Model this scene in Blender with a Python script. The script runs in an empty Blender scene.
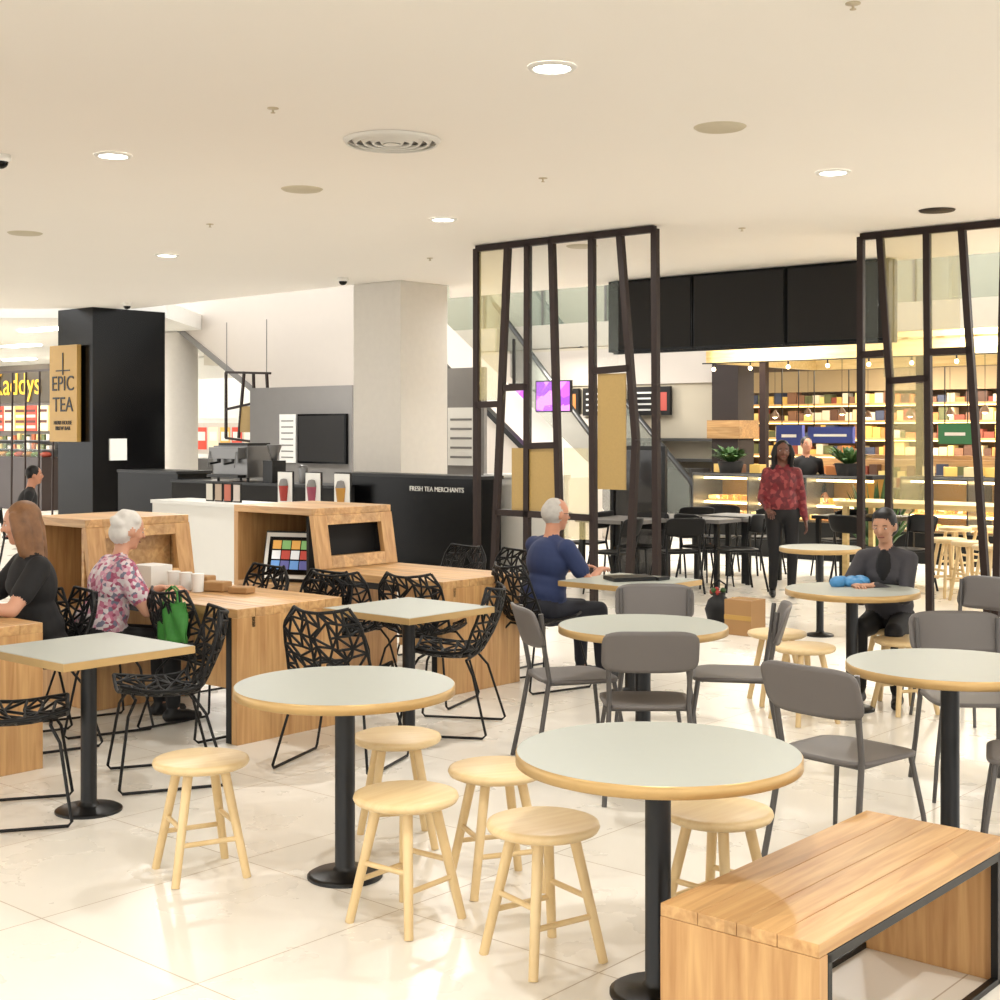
import bpy, bmesh, math, random
import numpy as np
from mathutils import Vector, Matrix
random.seed(7)
# ---------------------------------------------------------------- survey
F=1400.0; H=1.74; HY=430.0; HC=3.70
def X(px,d): return (px-500)*d/F
def D(py,z=0): return (H-z)*F/(py-HY)
def Zp(py,d): return H-(py-HY)*d/F
def gp(px,py,z=0):
    d=D(py,z); return (X(px,d),d)
A=-math.atan2(.655,.756)      # the room axes are turned about 41 deg
CX,SX=math.cos(A),math.sin(A)
def rl(o,a,b):  # room-local offset from o
    return (o[0]+a*CX-b*SX, o[1]+a*SX+b*CX)
def tlen(x0,d0,px):
    k=(px-500)/F
    return (k*d0-x0)/(CX-SX*k)
# ---------------------------------------------------------------- materials
def lin(c):
    out=[]
    for v in c[:3]:
        v=v/255.0
        out.append(v/12.92 if v<=.04045 else ((v+.055)/1.055)**2.4)
    return out
MC={}
def mat(name,col,rough=.5,metal=0.,emit=0.,noise=.05,scale=6.,alpha=1.,spec=.5,bump=0.):
    if name in MC: return MC[name]
    m=bpy.data.materials.new(name); m.use_nodes=True
    nt=m.node_tree; b=nt.nodes['Principled BSDF']
    c=lin(col)
    tc=nt.nodes.new('ShaderNodeTexCoord'); nz=nt.nodes.new('ShaderNodeTexNoise')
    nz.inputs['Scale'].default_value=scale; nz.inputs['Detail'].default_value=4
    nt.links.new(tc.outputs['Object'],nz.inputs['Vector'])
    mx=nt.nodes.new('ShaderNodeMix'); mx.data_type='RGBA'
    mx.inputs['A'].default_value=[max(0,v*(1-noise)) for v in c]+[1]
    mx.inputs['B'].default_value=[min(1,v*(1+noise)) for v in c]+[1]
    nt.links.new(nz.outputs['Fac'],mx.inputs['Factor'])
    nt.links.new(mx.outputs['Result'],b.inputs['Base Color'])
    b.inputs['Roughness'].default_value=rough; b.inputs['Metallic'].default_value=metal
    b.inputs['Specular IOR Level'].default_value=spec
    b.inputs['Alpha'].default_value=alpha
    if emit>0:
        nt.links.new(mx.outputs['Result'],b.inputs['Emission Color'])
        b.inputs['Emission Strength'].default_value=emit
        m.cycles.emission_sampling='NONE'
    if bump>0:
        bp=nt.nodes.new('ShaderNodeBump'); bp.inputs['Strength'].default_value=bump
        nt.links.new(nz.outputs['Fac'],bp.inputs['Height']); nt.links.new(bp.outputs['Normal'],b.inputs['Normal'])
    MC[name]=m; return m
def wood(name,c1,c2,rough=.4,sc=(1.2,16,16),plank=0.):
    m=bpy.data.materials.new(name); m.use_nodes=True
    nt=m.node_tree; b=nt.nodes['Principled BSDF']; N=nt.nodes.new; L=nt.links.new
    tc=N('ShaderNodeTexCoord'); mp=N('ShaderNodeMapping'); mp.inputs['Scale'].default_value=sc
    L(tc.outputs['Object'],mp.inputs['Vector'])
    nz=N('ShaderNodeTexNoise'); nz.inputs['Scale'].default_value=2.2; nz.inputs['Detail'].default_value=7; nz.inputs['Distortion'].default_value=.5
    L(mp.outputs['Vector'],nz.inputs['Vector'])
    cr=N('ShaderNodeValToRGB'); cr.color_ramp.elements[0].position=.26; cr.color_ramp.elements[1].position=.7
    cr.color_ramp.elements[0].color=lin(c1)+[1]; cr.color_ramp.elements[1].color=lin(c2)+[1]
    L(nz.outputs['Fac'],cr.inputs['Fac'])
    out=cr.outputs['Color']
    if plank>0:
        vo=N('ShaderNodeTexVoronoi'); vo.inputs['Scale'].default_value=1.0
        mp2=N('ShaderNodeMapping'); mp2.inputs['Scale'].default_value=(.8,1/plank,1/plank)
        L(tc.outputs['Object'],mp2.inputs['Vector']); L(mp2.outputs['Vector'],vo.inputs['Vector'])
        sp=N('ShaderNodeSeparateColor'); L(vo.outputs['Color'],sp.inputs['Color'])
        mr=N('ShaderNodeMapRange'); mr.inputs['To Min'].default_value=.80; mr.inputs['To Max'].default_value=1.08
        L(sp.outputs['Red'],mr.inputs['Value'])
        vm=N('ShaderNodeVectorMath'); vm.operation='SCALE'
        L(out,vm.inputs[0]); L(mr.outputs['Result'],vm.inputs['Scale']); out=vm.outputs['Vector']
    L(out,b.inputs['Base Color']); b.inputs['Roughness'].default_value=rough
    return m
def tiles(name):
    m=bpy.data.materials.new(name); m.use_nodes=True
    nt=m.node_tree; b=nt.nodes['Principled BSDF']; N=nt.nodes.new; L=nt.links.new
    tc=N('ShaderNodeTexCoord'); br=N('ShaderNodeTexBrick'); br.offset=0
    br.inputs['Scale'].default_value=1; br.inputs['Brick Width'].default_value=.9; br.inputs['Row Height'].default_value=.9
    br.inputs['Mortar Size'].default_value=.003; br.inputs['Mortar Smooth'].default_value=.2
    br.inputs['Color1'].default_value=lin((234,229,219))+[1]; br.inputs['Color2'].default_value=lin((230,225,214))+[1]
    br.inputs['Mortar'].default_value=lin((184,170,150))+[1]
    L(tc.outputs['Object'],br.inputs['Vector'])
    nz=N('ShaderNodeTexNoise'); nz.inputs['Scale'].default_value=3; nz.inputs['Detail'].default_value=5
    L(tc.outputs['Object'],nz.inputs['Vector'])
    mr=N('ShaderNodeMapRange'); mr.inputs['To Min'].default_value=.98; mr.inputs['To Max'].default_value=1.02; L(nz.outputs['Fac'],mr.inputs['Value'])
    vm=N('ShaderNodeVectorMath'); vm.operation='SCALE'; L(br.outputs['Color'],vm.inputs[0]); L(mr.outputs['Result'],vm.inputs['Scale'])
    L(vm.outputs['Vector'],b.inputs['Base Color'])
    mr2=N('ShaderNodeMapRange'); mr2.inputs['To Min'].default_value=.25; mr2.inputs['To Max'].default_value=.31; L(nz.outputs['Fac'],mr2.inputs['Value'])
    L(mr2.outputs['Result'],b.inputs['Roughness']); b.inputs['Specular IOR Level'].default_value=.4
    return m
def spots(name,cols,scale,emit=0,rough=.7):
    if name in MC: return MC[name]
    m=bpy.data.materials.new(name); m.use_nodes=True
    nt=m.node_tree; b=nt.nodes['Principled BSDF']; N=nt.nodes.new; L=nt.links.new
    tc=N('ShaderNodeTexCoord'); vo=N('ShaderNodeTexVoronoi'); vo.inputs['Scale'].default_value=scale
    L(tc.outputs['Object'],vo.inputs['Vector'])
    sp=N('ShaderNodeSeparateColor'); L(vo.outputs['Color'],sp.inputs['Color'])
    cr=N('ShaderNodeValToRGB'); cr.color_ramp.interpolation='CONSTANT'
    n=len(cols)
    while len(cr.color_ramp.elements)<n: cr.color_ramp.elements.new(.5)
    for i,c in enumerate(cols):
        cr.color_ramp.elements[i].position=i/n
    for i,c in enumerate(cols):
        cr.color_ramp.elements[i].color=lin(c)+[1]
    L(sp.outputs['Red'],cr.inputs['Fac']); L(cr.outputs['Color'],b.inputs['Base Color'])
    b.inputs['Roughness'].default_value=rough
    if emit:
        L(cr.outputs['Color'],b.inputs['Emission Color']); b.inputs['Emission Strength'].default_value=emit; m.cycles.emission_sampling='NONE'
    MC[name]=m
    return m
M_floor=tiles('floor_tiles')
M_ceil=mat('ceiling_paint',(243,238,231),.9,noise=.01,scale=1)
M_white=mat('white_paint',(222,220,214),.7,noise=.02)
M_cream=mat('cream_paint',(190,180,160),.8,noise=.02)
M_col=mat('column_plaster',(205,200,192),.75,noise=.05,scale=12)
M_beige=mat('beige_panel',(196,187,177),.7,noise=.02)
M_grey=mat('grey_panel',(116,113,110),.6)
M_black=mat('black_metal',(10,10,10),.38,spec=.35)
M_gloss=mat('black_gloss_panel',(5,5,6),.2,noise=.1,spec=.18)
M_wire=mat('black_plastic',(11,11,12),.5,spec=.3)
M_brown=mat('dark_bronze_steel',(40,28,24),.5,metal=.1,spec=.25)
M_lam=mat('pale_laminate',(163,167,159),.42,noise=.02,scale=20)
M_brass=mat('brass_edge',(184,152,100),.36,metal=.45,noise=.06,scale=20)
M_gchair=mat('grey_plastic',(97,92,89),.5,noise=.04)
M_gleg=mat('grey_powdercoat',(80,77,75),.4,metal=.3)
M_steel=mat('brushed_steel',(112,111,110),.3,metal=.7)
M_dark=mat('dark_interior',(18,16,15),.8)
M_glass=mat('glass_panel',(170,180,172),.05,alpha=.07)
M_yglass=mat('amber_film',(212,198,140),.3,alpha=.26)
M_tan=mat('gold_mesh_panel',(158,130,74),.45,metal=.1,noise=.12,scale=60)
M_sign=mat('gold_sign',(180,142,72),.4,metal=.1)
M_woodD=wood('oak_planks',(170,124,76),(208,168,114),.4,(1.0,14,14),.11)
M_woodV=wood('oak_panel',(166,120,72),(204,162,108),.42,(14,14,1.0),0)
M_woodL=wood('birch',(208,178,126),(222,196,148),.42,(6,6,1.5),0)
M_woodS=wood('birch_seat',(214,184,134),(226,202,156),.4,(1.5,14,14),0)
M_timber=wood('pine_canopy',(210,178,114),(232,206,146),.5,(1,10,10),0)
M_lamp=mat('lamp_glow',(255,252,246),.5,emit=9,noise=0)
M_lampS=mat('bulb_glow',(255,226,170),.5,emit=6,noise=0)
M_cover=mat('speaker_grille',(196,186,162),.6)
M_spr=mat('sprinkler_brass',(190,176,150),.5,metal=.1)
M_green=mat('leaf_green',(46,78,30),.6,noise=.5,scale=30)
M_card=mat('cardboard',(160,122,78),.8)
M_paper=mat('white_paper',(220,219,214),.6)
# ---------------------------------------------------------------- mesh builder
class MB:
    def __init__(s): s.v=[];s.f=[];s.m=[];s.sm=[];s.mats=[]
    def mi(s,mt):
        if mt not in s.mats: s.mats.append(mt)
        return s.mats.index(mt)
    def add(s,vs,fs,mt,smooth=False):
        o=len(s.v); k=s.mi(mt); s.v+= [tuple(v) for v in vs]
        for f in fs: s.f.append([o+i for i in f]); s.m.append(k); s.sm.append(smooth)
    def box(s,c,sz,mt,rz=0.,R=None):
        hx,hy,hz=[q/2 for q in sz]; vs=[]
        Rm=R if R is not None else Matrix.Rotation(rz,3,'Z')
        for x,y,z in [(-1,-1,-1),(1,-1,-1),(1,1,-1),(-1,1,-1),(-1,-1,1),(1,-1,1),(1,1,1),(-1,1,1)]:
            vs.append(Rm@Vector((x*hx,y*hy,z*hz))+Vector(c))
        s.add(vs,[(0,3,2,1),(4,5,6,7),(0,1,5,4),(1,2,6,5),(2,3,7,6),(3,0,4,7)],mt)
    def bx(s,x0,x1,y0,y1,z0,z1,mt): s.box(((x0+x1)/2,(y0+y1)/2,(z0+z1)/2),(abs(x1-x0),abs(y1-y0),abs(z1-z0)),mt)
    def beam(s,p0,p1,w,h,mt,side=(0,1,0)):
        p0=Vector(p0);p1=Vector(p1);d=(p1-p0).normalized();sd=Vector(side)
        a=sd-d*sd.dot(d); a.normalize(); b=d.cross(a)
        vs=[]
        for p in (p0,p1):
            for i,j in ((-1,-1),(1,-1),(1,1),(-1,1)): vs.append(p+a*(i*w/2)+b*(j*h/2))
        s.add(vs,[(0,3,2,1),(4,5,6,7),(0,1,5,4),(1,2,6,5),(2,3,7,6),(3,0,4,7)],mt)
    def tube(s,pts,r,mt,n=8,r1=None):
        pts=[Vector(p) for p in pts]; N=len(pts); vs=[]; prev=None
        for i,p in enumerate(pts):
            d=(pts[min(i+1,N-1)]-pts[max(i-1,0)]).normalized()
            if prev is None:
                a=d.orthogonal().normalized()
            else:
                a=prev-d*prev.dot(d); a.normalize()
            prev=a; b=d.cross(a); rr=r if r1 is None else r+(r1-r)*i/(N-1)
            for k in range(n):
                t=2*math.pi*k/n; vs.append(p+(a*math.cos(t)+b*math.sin(t))*rr)
        fs=[]
        for i in range(N-1):
            for k in range(n):
                fs.append((i*n+k,i*n+(k+1)%n,(i+1)*n+(k+1)%n,(i+1)*n+k))
        s.add(vs,fs,mt,True)
        s.add(vs[:n],[tuple(range(n))[::-1]],mt); s.add(vs[-n:],[tuple(range(n))],mt)
    def lathe(s,prof,mt,n=40,c=(0,0,0),smooth=True,cap=True):
        vs=[];fs=[]
        for r,z in prof:
            for k in range(n):
                t=2*math.pi*k/n; vs.append((c[0]+r*math.cos(t),c[1]+r*math.sin(t),c[2]+z))
        for i in range(len(prof)-1):
            for k in range(n):
                fs.append((i*n+k,i*n+(k+1)%n,(i+1)*n+(k+1)%n,(i+1)*n+k))
        s.add(vs,fs,mt,smooth)
        if cap and prof[0][0]>.002: s.add(vs[:n],[tuple(range(n))[::-1]],mt)
        if cap and prof[-1][0]>.002: s.add(vs[-n:],[tuple(range(n))],mt)
    def disc(s,r,z,mt,n=40,c=(0,0)):
        s.add([(c[0]+r*math.cos(2*math.pi*k/n),c[1]+r*math.sin(2*math.pi*k/n),z) for k in range(n)],[tuple(range(n))],mt)
    def sph(s,c,r,mt,nu=14,nv=8,R=None):
        if not hasattr(r,'__len__'): r=(r,r,r)
        vs=[];fs=[]
        for j in range(nv+1):
            ph=math.pi*j/nv
            for i in range(nu):
                th=2*math.pi*i/nu
                v=Vector((r[0]*math.sin(ph)*math.cos(th),r[1]*math.sin(ph)*math.sin(th),r[2]*math.cos(ph)))
                if R is not None: v=R@v
                vs.append(v+Vector(c))
        for j in range(nv):
            for i in range(nu):
                fs.append((j*nu+i,(j+1)*nu+i,(j+1)*nu+(i+1)%nu,j*nu+(i+1)%nu))
        s.add(vs,fs,mt,True)
    def prism(s,pts,z0,z1,mt,smooth=False):
        n=len(pts); vs=[(x,y,z0) for x,y in pts]+[(x,y,z1) for x,y in pts]
        s.add(vs,[tuple(range(n))[::-1],tuple(range(n,2*n))]+[(i,(i+1)%n,n+(i+1)%n,n+i) for i in range(n)],mt,smooth)
    def prismY(s,pts,y0,y1,mt):
        n=len(pts); vs=[(x,y0,z) for x,z in pts]+[(x,y1,z) for x,z in pts]
        s.add(vs,[tuple(range(n)),tuple(range(n,2*n))[::-1]]+[(i,n+i,n+(i+1)%n,(i+1)%n) for i in range(n)],mt)
    def sheet(s,fn,nu,nv,th,mt):
        g=[[Vector(fn(i/nu*2-1,j/nv*2-1)) for i in range(nu+1)] for j in range(nv+1)]
        top=[];bot=[]
        for j in range(nv+1):
            for i in range(nu+1):
                du=g[j][min(i+1,nu)]-g[j][max(i-1,0)]; dv=g[min(j+1,nv)][i]-g[max(j-1,0)][i]
                nn=du.cross(dv)
                nn=nn.normalized() if nn.length>1e-9 else Vector((0,1,0))
                top.append(g[j][i]+nn*th/2); bot.append(g[j][i]-nn*th/2)
        W=nu+1; K=len(top); fs=[]
        for j in range(nv):
            for i in range(nu):
                a=j*W+i; fs.append((a,a+1,a+W+1,a+W)); fs.append((K+a,K+a+W,K+a+W+1,K+a+1))
        for i in range(nu):
            fs.append((i,K+i,K+i+1,i+1)); a=nv*W+i; fs.append((a,a+1,K+a+1,K+a))
        for j in range(nv):
            a=j*W; fs.append((a,a+W,K+a+W,K+a)); a=j*W+nu; fs.append((a,K+a,K+a+W,a+W))
        s.add(top+bot,fs,mt,True)
    def obj(s,name,loc=(0,0,0),rz=0.,bevel=0.,recalc=True):
        me=bpy.data.meshes.new(name); me.from_pydata(s.v,[],s.f)
        for m in s.mats: me.materials.append(m)
        for p,k,q in zip(me.polygons,s.m,s.sm): p.material_index=k; p.use_smooth=q
        if recalc:
            bm=bmesh.new(); bm.from_mesh(me); bmesh.ops.recalc_face_normals(bm,faces=bm.faces); bm.to_mesh(me); bm.free()
        o=bpy.data.objects.new(name,me); bpy.context.collection.objects.link(o)
        if len(loc)==2: loc=(loc[0],loc[1],0)
        o.location=loc; o.rotation_euler=(0,0,rz)
        if bevel>0:
            b=o.modifiers.new('bevel','BEVEL'); b.width=bevel; b.segments=2; b.limit_method='ANGLE'
        return o
def inst(o,name,loc,rz=0.,sc=1.):
    n=o.copy(); n.name=name; bpy.context.collection.objects.link(n)
    if len(loc)==2: loc=(loc[0],loc[1],0)
    n.location=loc; n.rotation_euler=(0,0,rz); n.scale=(sc,sc,sc); return n
def face(fx,fy): return math.atan2(-fx,fy)
def text(s,size,loc,mt,parent,rot=(math.pi/2,0,0),name='lettering'):
    cu=bpy.data.curves.new(name,'FONT'); cu.body=s; cu.size=size; cu.extrude=.004; cu.align_x='CENTER'; cu.align_y='CENTER'
    cu.materials.append(mt); o=bpy.data.objects.new(name,cu); bpy.context.collection.objects.link(o)
    o.parent=parent; o.location=loc; o.rotation_euler=rot; return o
def wallV(name,pxl,dl,pxr,z0,z1,th,mt,bevel=0):
    x0=X(pxl,dl); t=tlen(x0,dl,pxr); b=MB(); b.bx(0,t,0,th,z0,z1,mt); o=b.obj(name,(x0,dl,0),A,bevel); return o,t
def area(name,x,y,z,power,size=1.5,col=(1,.975,.935)):
    l=bpy.data.lights.new(name,'AREA'); l.shape='DISK'; l.size=size; l.energy=power; l.color=col
    o=bpy.data.objects.new(name,l); bpy.context.collection.objects.link(o); o.location=(x,y,z)
# ---------------------------------------------------------------- camera / world
cam=bpy.data.cameras.new('camera'); co=bpy.data.objects.new('camera',cam); bpy.context.collection.objects.link(co)
co.location=(0,0,H); co.rotation_euler=(math.pi/2,0,0); cam.sensor_width=36; cam.lens=50.4; cam.shift_y=-.07
cam.clip_end=300
bpy.context.scene.camera=co
sc=bpy.context.scene
sc.view_settings.view_transform='Standard'; sc.view_settings.exposure=1.15
w=bpy.data.worlds.new('world'); sc.world=w; w.use_nodes=True
w.node_tree.nodes['Background'].inputs[0].default_value=(1,.985,.955,1); w.node_tree.nodes['Background'].inputs[1].default_value=1.3
# ---------------------------------------------------------------- shell
b=MB(); b.bx(-45,45,-45,60,-.1,0,M_floor); fl=b.obj('floor',(0,0,0),A)
b=MB()
pts=[(-16,-7),(16,-7),(16,6.3),(4.48,16.3),(-.75,20.83),(-.69,18.98),(-1.96,18.89),(-5.9,22.6),(-16,22.6)]
b.prism(pts,HC,HC+.5,M_ceil); b.obj('ceiling')
b=MB(); b.bx(-26,-5.6,23.5,46,3.62,3.9,M_white); b.obj('ceiling_hall')
b=MB(); b.bx(-40,30,46,46.3,0,9,M_cream); b.obj('wall_back')
# downlights
LP=24
def downlight(x,y):
    b=MB(); b.lathe([(.100,-.006),(.104,-.014),(.125,-.012),(.135,0)],M_white,cap=False); b.disc(.101,-.006,M_lamp); b.obj('ceiling_downlight',(x,y,HC-.001),recalc=False)
    area('downlight_lamp',x,y,HC-.02,LP,.18,(1,.98,.945))
for px,py in [(552,67),(113,155),(443,219),(167,255),(833,172)]:
    d=(HC-H)*F/(HY-py); downlight(X(px,d),d)
for x,y in [(-3.2,3.2),(0.3,3.0),(3.2,3.4),(-2.5,-.5),(2.5,-.5)]: downlight(x,y)
def speaker(px,py,r=.17):
    d=(HC-H)*F/(HY-py); b=MB(); b.lathe([(.001,-.012),(r*.9,-.012),(r,0)],M_cover); b.obj('ceiling_speaker',(X(px,d),d,HC))
for p in [(720,127),(302,189),(25,233),(582,246)]: speaker(*p)
b=MB(); b.lathe([(.001,-.012),(.15,-.012),(.16,0)],M_brown); d=(HC-H)*F/(HY-210); b.obj('ceiling_speaker',(X(937,d),d,HC))
for px,py in [(273,108),(543,178),(210,224),(742,228),(430,258),(853,3)]:
    d=(HC-H)*F/(HY-py); b=MB(); b.lathe([(.035,0),(.035,-.005),(.007,-.007),(.006,-.026),(.015,-.028),(.015,-.031),(.001,-.031)],M_spr,16); b.obj('fire_sprinkler',(X(px,d),d,HC))
d=(HC-H)*F/(HY-140)
b=MB()
b.disc(.30,-.001,M_grey,48)
for i in range(5):
    r=.31-.06*i; b.lathe([(r+.02,-.002),(r,-.03),(r-.014,-.026),(r+.004,-.004)],M_white,48,cap=False)
b.disc(.05,-.03,M_white,24)
b.obj('ceiling_air_vent',(X(392,d),d,HC-.001),recalc=False)
def cctv(x,y,z):
    b=MB(); b.lathe([(.07,0),(.075,-.03),(.06,-.05)],M_white,20); b.sph((0,0,-.05),(.055,.055,.05),M_gloss); b.obj('security_camera_dome',(x,y,z))
cctv(X(343,18),18.0,HC); cctv(X(2,10),9.97,HC); cctv(X(127,21.6),21.6,HC)
# ---------------------------------------------------------------- columns
b=MB(); b.bx(-.9,0,0,.9,0,HC,M_col); b.obj('white_column',(-1.30,18.3,0),A,.01)
KC=(-6.49,22.3)
b=MB(); b.bx(-1.0,0,0,1.38,0,HC,M_gloss)
b.bx(.002,.03,.3,.62,1.25,1.6,M_paper); b.obj('black_column',(KC[0],KC[1],0),A)
b=MB(); b.bx(-.4,.4,-.04,.04,-.78,.78,M_sign); sg=b.obj('tea_shop_sign',(*rl(KC,-.66,-.08),2.33),A,.005)
text('EPIC\nTEA',.34,(0,-.045,-.02),M_black,sg); text('HERB HOUSE\nBREW BAR',.09,(0,-.045,-.52),M_black,sg,name='small_lettering')
t=MB(); t.bx(-.012,.012,-.05,-.04,.3,.66,M_black); t.bx(-.2,.2,-.05,-.04,.36,.38,M_black); o=t.obj('emblem'); o.parent=sg
b=MB(); b.lathe([(.34,0),(.34,3.6)],M_col,32); b.obj('round_column',(X(180,27),27,0))
b=MB(); b.bx(0,1.5,0,.6,0,1.1,M_gloss); b.bx(0,1.5,-.02,.62,1.1,1.14,M_black); b.obj('low_black_counter',(X(118,21.3),21.3,0),A)
# ---------------------------------------------------------------- tea counter (black) + white counter
x0=X(482,16.9); t=tlen(x0,16.9,338)
b=MB(); b.bx(t,0,0,.35,0,1.14,M_gloss); b.bx(t-.02,.02,-.03,.38,1.14,1.18,M_black); o=b.obj('tea_bar_counter',(x0,16.9,0),A)
text('FRESH TEA MERCHANTS',.085,(-.75,-.012,1.0),M_white,o)
xw=X(236,15.9); dw=15.9; tw=tlen(xw,dw,345)
b=MB(); b.bx(-1.6,tw,0,.5,0,.86,M_white); b.bx(-1.6,tw,-.03,.55,.86,.9,M_paper); o=b.obj('white_counter',(xw,dw,0),A)
b=MB(); b.bx(-.6,2.9,0,.5,0,.98,M_dark); b.bx(-.6,2.9,-.02,.55,.98,1.02,M_black); b.obj('back_bar_counter',(X(200,20.2),20.0,0),A)
for px,c in ((272,(150,44,36)),(300,(140,60,80)),(329,(166,120,44))):
    tt=tlen(xw,dw,px); p=rl((xw,dw),tt,.2)
    b=MB(); b.bx(-.13,.13,-.01,.01,.0,.38,M_dark); b.bx(-.12,.12,-.016,-.011,.01,.37,M_paper)
    mm=mat('drink_%d'%px,c,.5); b.lathe([(.04,.05),(.06,.22)],mm,12,(0,-.03,0)); b.lathe([(.001,.30),(.04,.29),(.062,.22)],M_grey,12,(0,-.03,0))
    b.bx(-.12,.12,-.014,-.0105,.31,.37,mm)
    b.bx(-.13,.13,-.01,.1,0,.01,M_dark); b.obj('drinks_poster_stand',(p[0],p[1],.9),A)
b=MB()
for i in range(4):
    b.bx(i*.17,i*.17+.14,0,.02,0,.22,M_dark); b.bx(i*.17+.012,i*.17+.128,-.004,0,.015,.205,mat('menu_card%d'%i,[(200,194,180),(170,150,130),(180,100,80),(190,180,170)][i],.6))
tt=tlen(xw,dw,192); p=rl((xw,dw),tt,.2); b.obj('menu_card_holder',(p[0],p[1],.9),A)
b=MB(); b.bx(0,.75,0,.5,.06,.5,M_steel); b.bx(.05,.7,-.12,.0,.32,.48,M_steel); b.bx(.03,.72,-.14,0,.06,.1,M_black); b.bx(.05,.7,.05,.45,.5,.54,M_black)
for i in (.2,.52): b.tube([(i,-.06,.32),(i,-.06,.26)],.03,M_black); b.tube([(i,-.06,.27),(i,-.22,.25)],.015,M_black)
for i in (.08,.67): b.tube([(i,-.13,.42),(i,-.16,.2)],.008,M_steel)
for i in (.05,.7):
    for j in (.05,.45): b.tube([(i,j,0),(i,j,.07)],.02,M_black)
p=rl((X(200,20.2),20.0),.35,.02); b.obj('coffee_machine',(p[0],p[1],1.02),A,.01)
b=MB(); b.bx(-.1,.1,-.12,.12,0,.3,M_black); b.lathe([(.04,.3),(.1,.5),(.1,.52)],M_steel,16); p=rl((X(200,20.2),20.0),1.4,.25); b.obj('coffee_grinder',(p[0],p[1],1.02),A)
b=MB(); b.lathe([(.05,0),(.07,.2),(.06,.24),(.001,.25)],M_steel,16); p=rl((X(200,20.2),20.0),2.0,.25); b.obj('steel_jug',(p[0],p[1],1.02),A)
o,t=wallV('wall_tea_bar',250,23.8,352,0,2.45,.1,M_grey)
b=MB(); b.bx(0,1.15,-.06,0,0,.80,M_gloss); b.bx(.03,1.12,-.065,-.06,.03,.77,M_dark); b.obj('menu_screen',(*rl((X(250,23.8),23.8),1.30,-.01),1.2),A)
b=MB(); b.bx(0,.4,-.02,0,0,.8,M_paper)
for i in range(7): b.bx(.05,.35,-.024,-.02,.08+i*.1,.1+i*.1,M_grey)
b.obj('menu_poster',(*rl((X(250,23.8),23.8),.80,-.01),1.2),A)
b=MB(); b.bx(0,.75,0,.06,0,2.6,M_grey); b.bx(.1,.6,-.03,0,1.25,2.05,M_white)
for i in range(5): b.bx(.15,.55,-.035,-.03,1.35+i*.13,1.38+i*.13,M_grey)
b.obj('notice_panel',(X(444,19.6),19.6,0),A)
b=MB()
for a,c in (((0,0,1.6),(0,0,2.75)),((.35,0,1.6),(.5,0,2.75)),((1.2,0,1.5),(1.1,0,2.7)),((0,0,2.75),(1.2,0,2.7)),((0,0,1.6),(1.2,0,1.5)),((.8,0,1.55),(.75,0,2.7)),((0,0,2.1),(1.15,0,2.25))):
    b.beam(a,c,.04,.04,M_brown)
b.bx(.4,.75,-.01,.01,1.7,2.15,M_tan)
for a in (0.02,1.1): b.beam((a,0,2.7),(a,0,3.62),.01,.01,M_steel)
b.obj('hanging_screen_frame',(X(226,24.5),24.5,0),A)
# ---------------------------------------------------------------- escalator left (side panel)
b=MB()
def el(t): return 3.96-.54*t
def eu(t): return 2.69-.77*(t-7.43)
b.prismY([(-.3,el(-.3)),(3.3,el(3.3)),(5,1.2),(7.3,0.),(9.6,0),(9.6,eu(9.6)),(5.2,eu(5.2)),(3.5,5.4),(-.3,5.4)],0,1.2,M_beige)
b.beam((5.2,-.05,eu(5.2)+.05),(9.6,-.05,eu(9.6)+.05),.12,.08,M_black)
b.prismY([(-.3,el(-.3)-.12),(3.3,el(3.3)-.12),(3.3,el(3.3)),(-.3,el(-.3))],-.02,1.22,M_grey)
b.obj('escalator',(-6.46,27,0),A)
# ---------------------------------------------------------------- left hall shops
b=MB(); b.bx(-3.4,1.0,0,.3,2.35,3.2,mat('shop_fascia',(70,60,44),.5)); b.bx(-3.4,1.0,0.05,.3,0,2.35,M_grey)
b.bx(-3.4,.9,-.5,0,0,1.15,mat('dark_counter',(46,34,32),.4))
rq=random.Random(2)
for i in range(9):      # lit menu boards with picture strips
    xx=-3.35+i*.47; b.bx(xx,xx+.43,-.03,.04,1.72,2.28,mat('menu_lit%d'%(i%3),[(190,60,40),(220,200,160),(200,150,70)][i%3],.5,emit=.3))
    for j in range(4): b.bx(xx+.04,xx+.39,-.036,-.03,1.78+j*.12,1.84+j*.12,mat('menu_line%d'%(j%2),[(230,220,200),(90,40,30)][j%2],.5))
for r in range(2):
    b.bx(-3.3,.8,-.2,.04,1.3+r*.2,1.32+r*.2,M_steel)
    for i in range(20): b.bx(-3.25+i*.2,-3.13+i*.2,-.18,-.05,1.32+r*.2,1.38+r*.2+rq.random()*.08,mat('shop_stock%d'%(i%4),[(170,90,50),(200,180,120),(90,100,60),(210,200,190)][i%4],.6))
for i in range(12): b.sph((-3.2+i*.35,-.25,1.2),(.13,.15,.07),mat('food_tray%d'%(i%3),[(170,120,60),(90,110,50),(150,60,40)][i%3],.6),8,5)
b.bx(-3.4,.9,-.5,-.48,1.15,1.45,M_glass)
o=b.obj('kebab_shop_front',(X(40,31),31,0),A)
text('Kaddys',.7,(-.95,-.03,2.75),mat('sign_yellow',(230,180,30),.4,emit=.4,noise=0),o)
b=MB()
for a in range(5): b.beam((a*.5-1.2,0,0),(a*.5-1.15,0,2.9),.03,.03,M_brown)
b.beam((-1.2,0,2.9),(.9,0,2.9),.04,.04,M_brown); b.obj('slatted_screen',(X(30,27.5),27.5,0),A)
o,t=wallV('wall_hall_shop',196,36,246,0,3.6,.2,M_white)
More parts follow.
